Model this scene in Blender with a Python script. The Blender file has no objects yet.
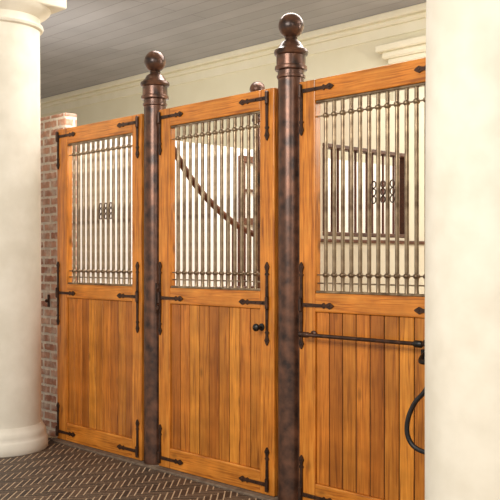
import bpy, bmesh, math, random
from mathutils import Vector, Matrix
random.seed(4)
S=bpy.context.scene
COL=S.collection
try:
    S.view_settings.view_transform='Standard'
    S.view_settings.look='None'
except Exception: pass

def lin(r,g,b):
    f=lambda c:(c/255/12.92) if c/255<=.04045 else ((c/255+.055)/1.055)**2.4
    return (f(r),f(g),f(b),1)

# ---------------- materials
def newmat(name,rough=.6,metal=0):
    m=bpy.data.materials.new(name); m.use_nodes=True
    nt=m.node_tree; b=nt.nodes['Principled BSDF']
    b.inputs['Roughness'].default_value=rough; b.inputs['Metallic'].default_value=metal
    return m,nt,b
def ramp(nt,stops):
    r=nt.nodes.new('ShaderNodeValToRGB')
    el=r.color_ramp.elements
    el[0].position=stops[0][0]; el[0].color=stops[0][1]
    el[1].position=stops[-1][0]; el[1].color=stops[-1][1]
    for p,c in stops[1:-1]:
        e=el.new(p); e.color=c
    return r
def bump(nt,b,src,strength=.2,dist=.01):
    n=nt.nodes.new('ShaderNodeBump'); n.inputs['Strength'].default_value=strength; n.inputs['Distance'].default_value=dist
    nt.links.new(src,n.inputs['Height']); nt.links.new(n.outputs['Normal'],b.inputs['Normal'])
def wood(name,axis,cols,rough=.32,var=.35,gs=48,knots=True):
    m,nt,b=newmat(name,rough)
    L=nt.links.new
    tc=nt.nodes.new('ShaderNodeTexCoord'); mp=nt.nodes.new('ShaderNodeMapping')
    geo=nt.nodes.new('ShaderNodeNewGeometry')
    sc=[gs,gs,gs]; sc[axis]=2.2
    mp.inputs['Scale'].default_value=sc
    L(tc.outputs['Object'],mp.inputs['Vector'])
    add=nt.nodes.new('ShaderNodeVectorMath'); add.operation='ADD'
    mul=nt.nodes.new('ShaderNodeVectorMath'); mul.operation='SCALE'; mul.inputs[0].default_value=(37,21,53)
    L(geo.outputs['Random Per Island'],mul.inputs['Scale'])
    L(mp.outputs['Vector'],add.inputs[0]); L(mul.outputs[0],add.inputs[1])
    n=nt.nodes.new('ShaderNodeTexNoise'); n.inputs['Scale'].default_value=1; n.inputs['Detail'].default_value=6; n.inputs['Distortion'].default_value=1.6
    L(add.outputs[0],n.inputs['Vector'])
    r=ramp(nt,[(.28,cols[0]),(.48,cols[1]),(.72,cols[2])]); L(n.outputs['Fac'],r.inputs['Fac'])
    n2=nt.nodes.new('ShaderNodeTexNoise'); n2.inputs['Scale'].default_value=6; n2.inputs['Detail'].default_value=3
    L(tc.outputs['Object'],n2.inputs['Vector'])
    hs=nt.nodes.new('ShaderNodeHueSaturation')
    ma=nt.nodes.new('ShaderNodeMath'); ma.operation='MULTIPLY_ADD'; ma.inputs[1].default_value=var; ma.inputs[2].default_value=1-var*.5
    L(geo.outputs['Random Per Island'],ma.inputs[0])
    mb=nt.nodes.new('ShaderNodeMath'); mb.operation='MULTIPLY_ADD'; mb.inputs[1].default_value=1.0; mb.inputs[2].default_value=.49
    L(n2.outputs['Fac'],mb.inputs[0])
    mc=nt.nodes.new('ShaderNodeMath'); mc.operation='MULTIPLY'
    L(ma.outputs[0],mc.inputs[0]); L(mb.outputs[0],mc.inputs[1])
    out=mc.outputs[0]
    if knots:
        v=nt.nodes.new('ShaderNodeTexVoronoi'); v.inputs['Scale'].default_value=1
        mk=nt.nodes.new('ShaderNodeMapping'); s2=[8,8,8]; s2[axis]=3.6; mk.inputs['Scale'].default_value=s2
        L(tc.outputs['Object'],mk.inputs['Vector']); L(mk.outputs[0],v.inputs['Vector'])
        mr=nt.nodes.new('ShaderNodeMapRange'); mr.inputs['From Min'].default_value=.04; mr.inputs['From Max'].default_value=.18
        mr.inputs['To Min'].default_value=.3; mr.inputs['To Max'].default_value=1
        L(v.outputs['Distance'],mr.inputs['Value'])
        md=nt.nodes.new('ShaderNodeMath'); md.operation='MULTIPLY'; L(out,md.inputs[0]); L(mr.outputs[0],md.inputs[1]); out=md.outputs[0]
    L(out,hs.inputs['Value']); L(r.outputs['Color'],hs.inputs['Color'])
    L(hs.outputs['Color'],b.inputs['Base Color'])
    bump(nt,b,n.outputs['Fac'],.12,.002)
    return m
def mottled(name,c1,c2,rough=.6,metal=0,scale=8,bs=.1,lo=.35,hi=.65,dist=.004):
    m,nt,b=newmat(name,rough,metal)
    tc=nt.nodes.new('ShaderNodeTexCoord'); n=nt.nodes.new('ShaderNodeTexNoise')
    n.inputs['Scale'].default_value=scale; n.inputs['Detail'].default_value=6
    nt.links.new(tc.outputs['Object'],n.inputs['Vector'])
    r=ramp(nt,[(lo,c1),(hi,c2)]); nt.links.new(n.outputs['Fac'],r.inputs['Fac'])
    nt.links.new(r.outputs['Color'],b.inputs['Base Color'])
    bump(nt,b,n.outputs['Fac'],bs,dist)
    return m
oak=[lin(142,78,23),lin(194,117,39),lin(214,141,57)]
def tone(c,k,g=1.0): return (min(1,c[0]*k),min(1,c[1]*k*g),min(1,c[2]*k*g),1)
oakp=[lin(142,80,26),lin(190,115,39),lin(210,137,54)]
M_woodV=wood('oak_vertical',2,oak,var=.15); M_woodH=wood('oak_horizontal',0,oak,var=.15)
PL=[wood('oak_plank_tone',2,[tone(c,k,gg) for c in oakp],var=.1) for k,gg in ((.71,.9),(.88,1.0),(1.0,.95),(1.12,1.08))]
M_plank=PL[1]
M_groove=mottled('groove_dark_wood',lin(58,31,13),lin(76,41,19),.8)
M_darkwoodY=wood('brown_wood',1,[lin(66,36,23),lin(88,52,35),lin(108,68,46)],.5,.3,55,False)
M_bronze=mottled('bronze_post',lin(49,36,31),lin(122,82,61),.29,.43,14,.08,.33,.77)
M_iron=mottled('bronze_hardware',lin(44,28,20),lin(78,50,34),.45,.4,30,.2)
M_bar=mottled('aged_bronze_bar',lin(104,84,64),lin(166,146,118),.28,.65,14,.05)
M_barbrown=mottled('brown_bar',lin(84,48,34),lin(116,70,50),.4,.3,20,.05)
M_black=mottled('black_metal',lin(16,15,15),lin(34,32,30),.4,.3,30,.05)
M_leather=mottled('black_leather',lin(14,13,14),lin(30,28,30),.5,0,40,.1)
M_stone=mottled('cream_stone',lin(218,212,196),lin(231,226,212),.85,0,5,.14,dist=.01)
M_wall=mottled('cream_wall',lin(230,222,194),lin(235,228,202),.85,0,2,.02)
M_white=mottled('white_wall',lin(236,234,230),lin(243,242,239),.85,0,2,.04)
M_beige=mottled('pale_beige_wall',lin(230,220,197),lin(237,228,207),.85,0,2,.04)
M_trim=mottled('cream_trim',lin(234,227,202),lin(239,232,210),.6,0,4,.02)
M_sill=mottled('stone_sill',lin(96,80,66),lin(124,106,88),.8,0,20,.2)
M_dirt=mottled('joint',lin(188,162,130),lin(206,182,150),.9,0,30,.2)
M_pane=mottled('bright_pane',lin(225,222,214),lin(238,236,230),.3,0,3,.0)

def brickmat(name,c1,c2,mort,w,h,ms,mode,rough=.8,bs=.5,lo=.55,hi=.9):
    m,nt,b=newmat(name,rough)
    tc=nt.nodes.new('ShaderNodeTexCoord'); sx=nt.nodes.new('ShaderNodeSeparateXYZ'); cx=nt.nodes.new('ShaderNodeCombineXYZ')
    n=nt.nodes.new('ShaderNodeTexNoise'); n.inputs['Scale'].default_value=20 if mode=='wall' else 1.2; n.inputs['Detail'].default_value=6
    nt.links.new(tc.outputs['Object'],n.inputs['Vector'])
    nt.links.new(tc.outputs['Object'],sx.inputs[0])
    if mode=='wall':
        a=nt.nodes.new('ShaderNodeMath'); a.operation='ADD'
        nt.links.new(sx.outputs[0],a.inputs[0]); nt.links.new(sx.outputs[1],a.inputs[1])
        w1=nt.nodes.new('ShaderNodeMath'); w1.operation='MULTIPLY_ADD'; w1.inputs[1].default_value=.03
        nt.links.new(n.outputs['Fac'],w1.inputs[0]); nt.links.new(a.outputs[0],w1.inputs[2])
        w2=nt.nodes.new('ShaderNodeMath'); w2.operation='MULTIPLY_ADD'; w2.inputs[1].default_value=.024
        nt.links.new(n.outputs['Fac'],w2.inputs[0]); nt.links.new(sx.outputs[2],w2.inputs[2])
        nt.links.new(w1.outputs[0],cx.inputs[0]); nt.links.new(w2.outputs[0],cx.inputs[1])
    else:
        nt.links.new(sx.outputs[0],cx.inputs[0]); nt.links.new(sx.outputs[1],cx.inputs[1])
    br=nt.nodes.new('ShaderNodeTexBrick')
    br.inputs['Scale'].default_value=1; br.inputs['Brick Width'].default_value=w; br.inputs['Row Height'].default_value=h
    br.inputs['Mortar Size'].default_value=ms; br.inputs['Mortar Smooth'].default_value=.3
    br.inputs['Color1'].default_value=c1; br.inputs['Color2'].default_value=c2; br.inputs['Mortar'].default_value=mort
    nt.links.new(cx.outputs[0],br.inputs['Vector'])
    col=br.outputs['Color']
    if mode=='wall':
        n3=nt.nodes.new('ShaderNodeTexNoise'); n3.inputs['Scale'].default_value=11; n3.inputs['Detail'].default_value=6
        nt.links.new(tc.outputs['Object'],n3.inputs['Vector'])
        rr=ramp(nt,[(.46,(0,0,0,1)),(.70,(.8,.8,.8,1))]); nt.links.new(n3.outputs['Fac'],rr.inputs['Fac'])
        mx=nt.nodes.new('ShaderNodeMixRGB'); nt.links.new(rr.outputs['Color'],mx.inputs[0]); nt.links.new(col,mx.inputs[1]); mx.inputs[2].default_value=mort
        col=mx.outputs[0]
    hs=nt.nodes.new('ShaderNodeHueSaturation')
    ma=nt.nodes.new('ShaderNodeMath'); ma.operation='MULTIPLY_ADD'; ma.inputs[1].default_value=hi; ma.inputs[2].default_value=lo
    nt.links.new(n.outputs['Fac'],ma.inputs[0]); nt.links.new(ma.outputs[0],hs.inputs['Value'])
    nt.links.new(col,hs.inputs['Color']); nt.links.new(hs.outputs['Color'],b.inputs['Base Color'])
    inv=nt.nodes.new('ShaderNodeMath'); inv.operation='SUBTRACT'; inv.inputs[0].default_value=1
    nt.links.new(br.outputs['Fac'],inv.inputs[1]); bump(nt,b,inv.outputs[0],bs,.01)
    return m
M_brick=brickmat('old_brick',lin(172,116,92),lin(214,168,142),lin(228,216,200),.2,.068,.012,'wall',.85,.6,.55,1.1)
M_ceil=brickmat('grey_boards',lin(158,156,161),lin(168,166,171),lin(132,129,134),4.0,.22,.006,'flat',.6,.2,.75,.5)

def pavermat():
    m,nt,b=newmat('paver',.6)
    geo=nt.nodes.new('ShaderNodeNewGeometry')
    r=ramp(nt,[(0,lin(56,43,34)),(.5,lin(70,54,43)),(1,lin(88,69,54))]); nt.links.new(geo.outputs['Random Per Island'],r.inputs['Fac'])
    nt.links.new(r.outputs['Color'],b.inputs['Base Color'])
    return m
M_paver=pavermat()

# ---------------- geometry helpers
def finish(bm,name,mats,parent=None,loc=(0,0,0),smooth=False):
    me=bpy.data.meshes.new(name)
    bmesh.ops.recalc_face_normals(bm,faces=bm.faces[:])
    bm.to_mesh(me); bm.free()
    if not isinstance(mats,(list,tuple)): mats=[mats]
    for m in mats: me.materials.append(m)
    if smooth:
        for p in me.polygons: p.use_smooth=True
        try: me.set_sharp_from_angle(angle=math.radians(35))
        except Exception: pass
    o=bpy.data.objects.new(name,me); COL.objects.link(o)
    o.location=loc
    if parent: o.parent=parent
    return o
def box(bm,x0,x1,y0,y1,z0,z1,bev=0,mi=0,seg=1):
    v=[bm.verts.new((x,y,z)) for x in (x0,x1) for y in (y0,y1) for z in (z0,z1)]
    F=[(0,1,3,2),(4,6,7,5),(0,4,5,1),(2,3,7,6),(0,2,6,4),(1,5,7,3)]
    fs=[bm.faces.new([v[i] for i in f]) for f in F]
    for f in fs: f.material_index=mi
    if bev>0:
        es=set()
        for f in fs:
            for e in f.edges: es.add(e)
        r=bmesh.ops.bevel(bm,geom=list(es),offset=bev,segments=seg,affect='EDGES',profile=.5)
        for f in r['faces']: f.material_index=mi
def lathe(bm,prof,cx=0,cy=0,cz=0,seg=32,axis='Z',mi=0):
    rings=[]
    for r,h in prof:
        ring=[]
        for i in range(seg):
            a=2*math.pi*i/seg
            if axis=='Z': p=(cx+r*math.cos(a),cy+r*math.sin(a),cz+h)
            elif axis=='Y': p=(cx+r*math.cos(a),cy+h,cz+r*math.sin(a))
            else: p=(cx+h,cy+r*math.cos(a),cz+r*math.sin(a))
            ring.append(bm.verts.new(p))
        rings.append(ring)
    for a,b in zip(rings,rings[1:]):
        for i in range(seg):
            f=bm.faces.new((a[i],a[(i+1)%seg],b[(i+1)%seg],b[i])); f.material_index=mi
    f=bm.faces.new(rings[0]); f.material_index=mi
    f=bm.faces.new(rings[-1]); f.material_index=mi
def tube(bm,pts,r,seg=10,closed=False,upv=None):
    pts=[Vector(p) for p in pts]; n=len(pts); rings=[]
    for i,p in enumerate(pts):
        a=pts[(i-1)%n] if (closed or i>0) else p
        b=pts[(i+1)%n] if (closed or i<n-1) else p
        t=(b-a).normalized()
        up=Vector(upv) if upv else (Vector((0,1,0)) if abs(t.y)<.9 else Vector((1,0,0)))
        u=t.cross(up).normalized(); w=t.cross(u).normalized()
        rings.append([bm.verts.new(p+r*(math.cos(2*math.pi*k/seg)*u+math.sin(2*math.pi*k/seg)*w)) for k in range(seg)])
    rr=list(zip(rings,rings[1:]))
    if closed: rr.append((rings[-1],rings[0]))
    for a,b in rr:
        for k in range(seg): bm.faces.new((a[k],a[(k+1)%seg],b[(k+1)%seg],b[k]))
    if not closed: bm.faces.new(rings[0]); bm.faces.new(rings[-1])
def catmull(P,n=8,closed=False):
    P=[Vector(p) for p in P]; out=[]; m=len(P)
    rng=range(m) if closed else range(m-1)
    for i in rng:
        g=(lambda k:P[k%m]) if closed else (lambda k:P[max(0,min(m-1,k))])
        p0,p1,p2,p3=g(i-1),g(i),g(i+1),g(i+2)
        for j in range(n):
            t=j/n
            out.append(.5*((2*p1)+(-p0+p2)*t+(2*p0-5*p1+4*p2-p3)*t*t+(-p0+3*p1-3*p2+p3)*t**3))
    if not closed: out.append(P[-1])
    return out
def ballprof(r,cz,n=12,start=0.0):
    return [(max(r*math.sin(a),.0008),cz-r*math.cos(a)) for a in [math.pi*(start+(1-start)*i/n) for i in range(n+1)]]
def empty(name,loc,label,cat,group=None):
    e=bpy.data.objects.new(name,None); COL.objects.link(e); e.location=loc; e.empty_display_size=.1
    e['label']=label; e['category']=cat
    if group: e['group']=group
    return e
def structure(o,label=None):
    o['kind']='structure'
    if label: o['label']=label
    return o

# ---------------- room shell
YB=4.5; ZC=4.19
bm=bmesh.new(); box(bm,-14,7,-7,YB+.2,-.12,-.0015,0,0)
W=.038; n=4; g=.0043
ang=math.radians(45); ca,sa=math.cos(ang),math.sin(ang)
def paver(x0,y0,x1,y1):
    cx,cy=(x0+x1)/2*W,(y0+y1)/2*W
    X=cx*ca-cy*sa; Y=cx*sa+cy*ca
    if not(-4.6<X<1.9 and -3.1<Y<0): return
    vs=[]
    for (a,b) in ((x0*W+g,y0*W+g),(x1*W-g,y0*W+g),(x1*W-g,y1*W-g),(x0*W+g,y1*W-g)):
        vs.append((a*ca-b*sa,a*sa+b*ca))
    lo=[bm.verts.new((x,y,-.002)) for x,y in vs]; hi=[bm.verts.new((x,y,0)) for x,y in vs]
    f=bm.faces.new(hi); f.material_index=1
    for k in range(4):
        f=bm.faces.new((lo[k],lo[(k+1)%4],hi[(k+1)%4],hi[k])); f.material_index=1
for i in range(-200,200):
    for j in range(-50,50):
        ox=i+n*j; oy=i-n*j
        paver(ox,oy,ox+n,oy+1); paver(ox+n,oy-n+1,ox+n+1,oy+1)
structure(finish(bm,'floor',[M_dirt,M_paver]),'dark brown herringbone paver floor with tan joints')
bm=bmesh.new(); box(bm,-14,7,-2.5,YB+.2,ZC,ZC+.1); structure(finish(bm,'ceiling',M_ceil),'grey painted board ceiling')
bm=bmesh.new(); box(bm,-14,7,YB,YB+.15,0,ZC); structure(finish(bm,'wall_back',M_wall),'cream plaster wall')
bm=bmesh.new(); box(bm,-2.30,-2.15,.175,YB,0,2.42); structure(finish(bm,'wall_left',M_white),'white stall side wall')
bm=bmesh.new()
box(bm,-13.9,6.9,YB-.12,YB,ZC-.08,ZC,.01); box(bm,-13.9,6.9,YB-.07,YB,ZC-.14,ZC-.08,.015); box(bm,-13.9,6.9,YB-.025,YB,ZC-.26,ZC-.14,.006)
structure(finish(bm,'trim_1',M_trim),'cream stepped crown moulding')
bm=bmesh.new()
box(bm,-2.35,-1.2,YB-.06,YB,2.6,3.60,.005)
box(bm,-2.4,-1.15,YB-.10,YB,3.60,3.66,.012); box(bm,-2.46,-1.08,YB-.14,YB,3.66,3.74,.02); box(bm,-2.52,-1.01,YB-.18,YB,3.74,3.82,.012)
structure(finish(bm,'trim_2',M_trim),'cream stepped pilaster capital')
bm=bmesh.new(); box(bm,-13.9,6.9,-.75,-.18,3.39,ZC,.01); structure(finish(bm,'trim_3',M_stone),'cream beam carried by the columns')
bm=bmesh.new(); box(bm,-2.2,1.75,-.05,.11,-.006,.012,.004); structure(finish(bm,'trim_4',M_sill),'stone threshold strip under the stall doors')

def window(name,y0,y1,z0,z1,nb):
    bm=bmesh.new(); x0=-2.15; x1=-2.11; t=.06
    box(bm,x0,x1,y0,y1,z0,z0+t,.004); box(bm,x0,x1,y0,y1,z1-t,z1,.004)
    box(bm,x0,x1,y0,y0+t,z0+t,z1-t,.004); box(bm,x0,x1,y1-t,y1,z0+t,z1-t,.004)
    for i in range(nb):
        y=y0+(y1-y0)*(i+1)/(nb+1); box(bm,x0+.012,x1-.008,y-.012,y+.012,z0+t,z1-t)
    zm=(z0+z1)/2; box(bm,x0+.015,x1-.01,y0+t,y1-t,zm-.012,zm+.012)
    box(bm,x0,x0+.008,y0+t,y1-t,z0+t,z1-t,0,1)
    return structure(finish(bm,name,[M_darkwoodY,M_pane]),'dark brown framed barred window')
window('window_1',1.88,2.62,1.72,2.35,2)

# ---------------- columns
def column(x,y,label):
    e=empty('column',(x,y,0),label,'column','round stone columns')
    bm=bmesh.new()
    lathe(bm,[(.342,0),(.348,.008),(.35,.04),(.348,.08),(.342,.092),(.337,.1),(.337,.12),(.334,.142),(.326,.158),(.316,.17),(.308,.19)],seg=64)
    finish(bm,'base',M_stone,e,smooth=True)
    bm=bmesh.new()
    lathe(bm,[(.303,.19),(.3,.22),(.3,1.1),(.297,2),(.29,3.06),(.292,3.09)],seg=64)
    finish(bm,'shaft',M_stone,e,smooth=True)
    bm=bmesh.new()
    lathe(bm,[(.292,3.09),(.312,3.1),(.318,3.115),(.312,3.13),(.294,3.135),(.292,3.18),(.31,3.19),(.32,3.2),(.345,3.215),(.365,3.235),(.372,3.25)],seg=64)
    box(bm,-.355,.355,-.355,.355,3.25,3.39,.008)
    finish(bm,'capital',M_stone,e,smooth=True)
column(-2.21,-.465,'cream round stone column with moulded base beside the brick pier')
column(1.965,-.465,'thick cream round stone column standing before the stall doors')

# ---------------- brick pier
e=empty('brick_pier',(-2.55,.055,0),'weathered pale red brick pier with worn light mortar','brick pier')
bm=bmesh.new(); box(bm,-.35,.40,0,.11,0,2.54,.006); finish(bm,'body',M_brick,e)
bm=bmesh.new(); box(bm,.155,.18,-.012,0,1.02,1.12,.004); lathe(bm,ballprof(.014,-.024),.167,0,1.07,12,'Y'); finish(bm,'latch',M_iron,e,smooth=True)['label']='small dark iron latch plate'

# ---------------- posts
def post(x,y,label,rs=1.0,dz=0):
    e=empty('stall_post',(x,y,0),label,'post','bronze stall posts')
    q=rs
    bm=bmesh.new(); lathe(bm,[(.078*q,0.012),(.078*q,.05),(.0755*q,.06),(.0755*q,2.44+dz)],seg=40); finish(bm,'shaft',M_bronze,e,smooth=True)
    bm=bmesh.new()
    lathe(bm,[(r,h+dz) for r,h in [(.0755*q,2.44),(.083*q,2.445),(.084*q,2.458),(.077*q,2.462),(.077*q,2.485),(.093*q,2.49),(.095*q,2.50),(.093*q,2.512),(.085*q,2.516),(.085*q,2.572),(.096*q,2.578),(.101*q,2.592),(.096*q,2.606),(.085*q,2.612),(.07*q,2.628),(.058*q,2.65),(.042,2.66),(.034,2.668),(.038,2.678),(.03,2.685)]],seg=40)
    finish(bm,'capital',M_bronze,e,smooth=True)
    bm=bmesh.new(); lathe(bm,ballprof(.074 if rs==1 else .06,2.748+dz-(0 if rs==1 else .013),20),seg=40); finish(bm,'ball_finial',M_bronze,e,smooth=True)
    return e
P1=-.9975; P2=.293; P3=1.583
post(P1,.05,'dark bronze stall post with ball finial between two doors')
post(P2,.05,'dark bronze stall post with ball finial next to the blanket bar')
post(P3,.05,'dark bronze stall post with ball finial behind the cream column')
post(P1,1.02,'slimmer dark bronze post with ball finial at the partition end',.45,-.05)

# ---------------- doors
ZM0,ZM1,ZT0,ZT1=1.105,1.21,2.28,2.4
R=.0115
barprof=[(.014,0),(.014,.01),(R,.018),(R,.088),(.0155,.092),(.019,.097),(.019,.105),(.0155,.11),(R,.114),(R,.970),(.0155,.974),(.019,.980),(.019,.988),(.0155,.994),(R,.998),(R,1.05),(.013,1.058),(.013,1.07)]
bm=bmesh.new(); lathe(bm,barprof,seg=12); tmp=finish(bm,'bar',M_bar,smooth=True); bar_me=tmp.data; bpy.data.objects.remove(tmp)
def strapplate(bm,p,d,L,y=0):
    d=Vector((d[0],d[1])); nrm=Vector((-d.y,d.x)); p=Vector(p)
    prof=[(0,.011),(.55,.0085),(.66,.0085),(.70,.016),(.74,.0085),(.80,.010),(.88,.018),(.95,.010),(1,.002)]
    for (t0,w0),(t1,w1) in zip(prof,prof[1:]):
        pts=[p+d*L*t0+nrm*w0,p+d*L*t1+nrm*w1,p+d*L*t1-nrm*w1,p+d*L*t0-nrm*w0]
        a=[bm.verts.new((q.x,y,q.y)) for q in pts]; b=[bm.verts.new((q.x,y-.009,q.y)) for q in pts]
        bm.faces.new(a); bm.faces.new(b)
        for k in range(4): bm.faces.new((a[k],a[(k+1)%4],b[(k+1)%4],b[k]))
    for t in (.15,.4,.88):
        q=p+d*L*t
        lathe(bm,[(.006,0),(.005,-.003),(.003,-.004)],q.x,y-.009,q.y,8,'Y')
def strap(e,x,z,sx,up,dn):
    bm=bmesh.new()
    strapplate(bm,(x,z),(sx,0),.24)
    if up: strapplate(bm,(x,z),(0,1),up)
    if dn: strapplate(bm,(x,z),(0,-1),dn)
    lathe(bm,[(.005,-.04),(.012,-.035),(.012,.035),(.005,.04)],x-sx*.004,-.011,z,12)
    return finish(bm,'corner_strap',M_iron,e,smooth=True)
def door(x0,w,label,sl=.12,sr=.12,nb=13,orn=False,inl=.022,inr=.055):
    e=empty('stall_door',(x0,0,0),label,'stable door','stall doors')
    T=.05; zb=.014
    def part(name,a,b,c,d,m,y0=0,y1=T,bev=.006):
        bm=bmesh.new(); box(bm,a,b,y0,y1,c,d,bev,0,2); return finish(bm,name,m,e)
    part('stile',0,sl,zb,ZT1,M_woodV); part('stile',w-sr,w,zb,ZT1,M_woodV)
    part('top_rail',sl,w-sr,ZT0,ZT1,M_woodH); part('middle_rail',sl,w-sr,ZM0,ZM1,M_woodH); part('bottom_rail',sl,w-sr,zb,.15,M_woodH)
    bm=bmesh.new(); cw=w-sl-sr; k=9; pw=cw/k; last=-1
    for i in range(k):
        mi=random.choice([q for q in range(4) if q!=last]); last=mi
        box(bm,sl+i*pw+.003,sl+(i+1)*pw-.003,.012,.022,.15,ZM0,.0035,mi)
    box(bm,sl,w-sr,.0205,.037,.15,ZM0,0,4)
    finish(bm,'plank_panel',PL+[M_groove],e)
    sp=cw/(nb+1)
    xs=[sl+sp*(i+1) for i in range(nb)]
    for x in xs:
        o=bpy.data.objects.new('bar',bar_me); COL.objects.link(o); o.parent=e; o.location=(x,.025,ZM1)
    for z in (ZM1+.055,ZM1+.101,ZT0-.086):
        bm=bmesh.new(); box(bm,sl,w-sr,.021,.029,z-.004,z+.004,.001); finish(bm,'cross_bar',M_bar,e)
    for z0,z1 in ((ZM1,ZM1+.014),(ZT0-.014,ZT0)):
        bm=bmesh.new(); box(bm,sl,w-sr,.008,.042,z0,z1,.003); finish(bm,'channel',M_bar,e)
    if orn:
        bm=bmesh.new(); m0=nb//2
        for c in range(3):
            xc=(xs[m0+c-1]+xs[m0+c])/2
            for zz in (-.04,0,.04):
                pts=[(xc+.0135*math.cos(a),.025,1.75+zz+.018*math.sin(a)) for a in [2*math.pi*i/20 for i in range(20)]]
                tube(bm,pts,.0036,8,True)
        finish(bm,'ring_ornament',M_iron,e,smooth=True)['label']='dark grille ornament of stacked rings'
    for x,sx in ((inl,1),(w-inr,-1)):
        strap(e,x,2.345,sx,0,.25); strap(e,x,1.142,sx,.24,.25); strap(e,x,.075,sx,.22,0)
    return e
d1=door(-2.176,1.091,'honey oak stall door beside the brick pier with ring ornament',sl=.14,sr=.11,nb=12,orn=True,inr=.04)
d2=door(-.894,1.098,'honey oak stall door with round black knob between bronze posts')
d3=door(.404,1.095,'honey oak stall door with blanket bar and ring ornament',orn=True)
bm=bmesh.new(); lathe(bm,[(.022,0),(.022,-.007),(.009,-.011),(.009,-.028)]+[(r,h) for r,h in [(.014,-.031),(.021,-.04),(.0235,-.049),(.021,-.058),(.012,-.065),(.002,-.067)]],.997,0,.998,20,'Y')
finish(bm,'knob',M_black,d2,smooth=True)['label']='round black door knob'
bm=bmesh.new()
for z in (1.06,1.2): box(bm,-.012,.02,-.02,-.001,z,z+.03,.003)
lathe(bm,[(.007,0),(.007,.2)],-.003,-.018,1.04,10); finish(bm,'latch',M_iron,d2,smooth=True)

# blanket bar
e=empty('blanket_bar',(.50,-.001,.982),'slim dark iron blanket bar mounted across a stall door','blanket bar')
bm=bmesh.new(); lathe(bm,[(.005,-.03),(.016,-.022),(.016,-.008),(.0105,0),(.0105,.86),(.016,.868),(.016,.882),(.005,.89)],0,-.07,0,14,'X'); finish(bm,'rod',M_iron,e,smooth=True)
for x in (0.02,.775):
    bm=bmesh.new(); lathe(bm,[(.02,0),(.02,-.008),(.009,-.014),(.008,-.07)],x,0,0,14,'Y')
    rr=.016 if x<.1 else .018
    lathe(bm,[(rr*.7,-.026),(rr,-.018),(rr,.018),(rr*.7,.026)],x,-.07,0,14,'X'); finish(bm,'bracket',M_iron if x<.1 else M_black,e,smooth=True)
e=empty('halter_hook',(1.275,-.001,.92),'black iron halter hook below the blanket bar','hook')
bm=bmesh.new(); box(bm,-.03,.09,-.010,0,-.03,.03,.003); finish(bm,'plate',M_black,e)
bm=bmesh.new(); tube(bm,catmull([(.0,-.008,.01),(.01,-.05,.0),(.03,-.09,-.02),(.08,-.105,-.014),(.12,-.108,.02)],6),.012,10); finish(bm,'prong',M_black,e,smooth=True)
e=empty('lead_strap',(1.37,-.1,.91),'black leather lead strap hanging in a loop','strap')
bm=bmesh.new()
loop=[(1.378,.915),(1.368,.82),(1.338,.76),(1.285,.70),(1.25,.62),(1.247,.54),(1.285,.485),(1.36,.47),(1.41,.52),(1.43,.65),(1.41,.82),(1.395,.915)]
tube(bm,catmull([(x-1.37,-.012+.008*math.sin(i),z-.91) for i,(x,z) in enumerate(loop)],8,True),.012,10,True,(0,1,0)); finish(bm,'loop',M_leather,e,smooth=True)

# ---------------- partitions
def planks(e,y0,y1,z1):
    bm=bmesh.new(); N=int((y1-y0)/.09); pw=(y1-y0)/N
    for i in range(N): box(bm,-.03,.03,y0+i*pw+.001,y0+(i+1)*pw-.001,.0,z1,.004)
    finish(bm,'plank_panel',M_plank,e)
e=empty('stall_partition',(P1,0,0),'barred stall partition with a swooping brown top rail','stall partition','stall partitions')
ye=.98
planks(e,.14,ye,1.1)
bm=bmesh.new(); box(bm,-.035,.035,.14,ye,1.1,1.2,.006); finish(bm,'middle_rail',M_darkwoodY,e)
pts=catmull([(0,a,b) for a,b in [(.14,2.27),(.22,2.15),(.34,2.00),(.50,1.85),(.70,1.71),(.86,1.63),(ye,1.59)]],10)
bm=bmesh.new(); tube(bm,pts,.023,14,False,(1,0,0)); finish(bm,'curved_rail',M_barbrown,e,smooth=True)
def zat(y):
    for p,q in zip(pts,pts[1:]):
        if p.y<=y<=q.y: return p.z+(q.z-p.z)*(y-p.y)/(q.y-p.y+1e-9)
    return pts[-1].z
y=.19
while y<ye-.03:
    bm=bmesh.new(); lathe(bm,[(.010,1.2),(.010,zat(y))],0,y,0,10); finish(bm,'bar',M_barbrown,e,smooth=True)
    y+=.058
e=empty('stall_partition',(P2,0,0),'pale stall partition wall with a dark framed barred opening','stall partition','stall partitions')
ya,yb,za,zb_=.30,1.12,1.55,2.08; ZP=2.42
planks(e,.14,YB-.03,1.1)
bm=bmesh.new()
box(bm,-.03,.03,.14,ya,1.1,ZP); box(bm,-.03,.03,yb,YB-.03,1.1,ZP)
box(bm,-.03,.03,ya,yb,1.1,za); box(bm,-.03,.03,ya,yb,zb_,ZP)
finish(bm,'panel',M_beige,e)
bm=bmesh.new(); t=.012
box(bm,-.035,.035,ya-t,yb+t,za-t,za+.013,.004); box(bm,-.035,.035,ya-t,yb+t,zb_-.013,zb_+t,.004)
box(bm,-.035,.035,ya-t,ya+.013,za+.013,zb_-.013,.004); box(bm,-.035,.035,yb-.013,yb+t,za+.013,zb_-.013,.004)
finish(bm,'grille_frame',M_darkwoodY,e)
bm=bmesh.new(); box(bm,.03,.05,.14,YB-.03,1.50,1.52,.004); finish(bm,'rail',M_barbrown,e)
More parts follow.
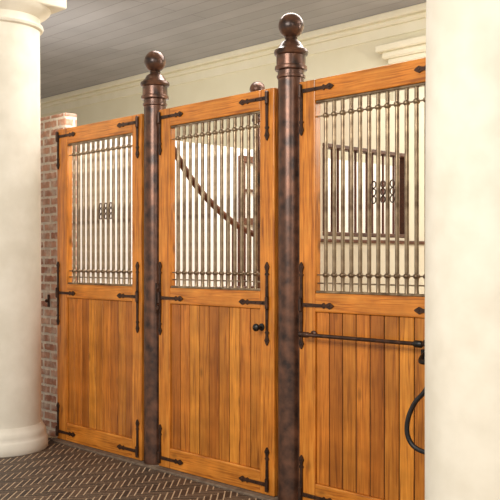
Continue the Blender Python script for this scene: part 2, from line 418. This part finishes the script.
y=ya+.05
while y<yb-.02:
    bm=bmesh.new(); lathe(bm,[(.008,za),(.008,zb_)],0,y,0,10); finish(bm,'bar',M_barbrown,e,smooth=True)
    y+=.055

# ---------------- lights
w=bpy.data.worlds.new('world'); S.world=w; w.use_nodes=True
w.node_tree.nodes['Background'].inputs[0].default_value=(1,.955,.88,1); w.node_tree.nodes['Background'].inputs[1].default_value=.70
def area(name,loc,target,size,power,col=(1,.95,.88)):
    l=bpy.data.lights.new(name,'AREA'); l.shape='RECTANGLE'; l.size=size[0]; l.size_y=size[1]; l.energy=power; l.color=col
    o=bpy.data.objects.new(name,l); COL.objects.link(o); o.location=loc
    o.rotation_euler=(Vector(target)-Vector(loc)).to_track_quat('-Z','Y').to_euler()
area('added_light',(1.4,-5.0,3.4),(-.6,0,1.2),(2.5,1.2),205)  # added key light from the camera side, no fixture there
area('added_light',(5.0,-3.2,3.0),(0.5,0,1.2),(1.2,1.2),32)  # added side light, out of view, brightens the right column
area('added_light',(-.3,2.1,4.1),(-.6,2.3,0),(3.0,1.6),150)  # added fill above the stalls to brighten the interior, not a fixture
area('added_light',(-1.5,.9,4.1),(-2.0,1.2,1.6),(1.0,1.2),45,(1,.98,.96))  # added fill that keeps the left side wall white
area('added_light',(2.4,1.6,4.1),(.8,1.0,1.0),(1.6,1.6),45)  # added fill to brighten the right stall interior
area('added_uplight',(2.6,2.4,2.7),(-2.0,4.4,3.8),(1.0,.8),95,(1,.95,.84))  # added fill, out of view, lifts the ceiling and upper back wall
area('added_uplight',(-5.6,1.2,2.6),(-4.5,4.4,3.9),(1.0,1.0),45,(1,.95,.84))  # second added upward fill, off to the left, no real fixture

# ---------------- camera
cam=bpy.data.cameras.new('camera'); co=bpy.data.objects.new('camera',cam); COL.objects.link(co)
cam.sensor_width=36; cam.lens=64.8; cam.shift_y=.02
co.location=(3.915,-3.70,1.394)
co.rotation_euler=Vector((-.727,.687,0)).to_track_quat('-Z','Y').to_euler()
S.camera=co
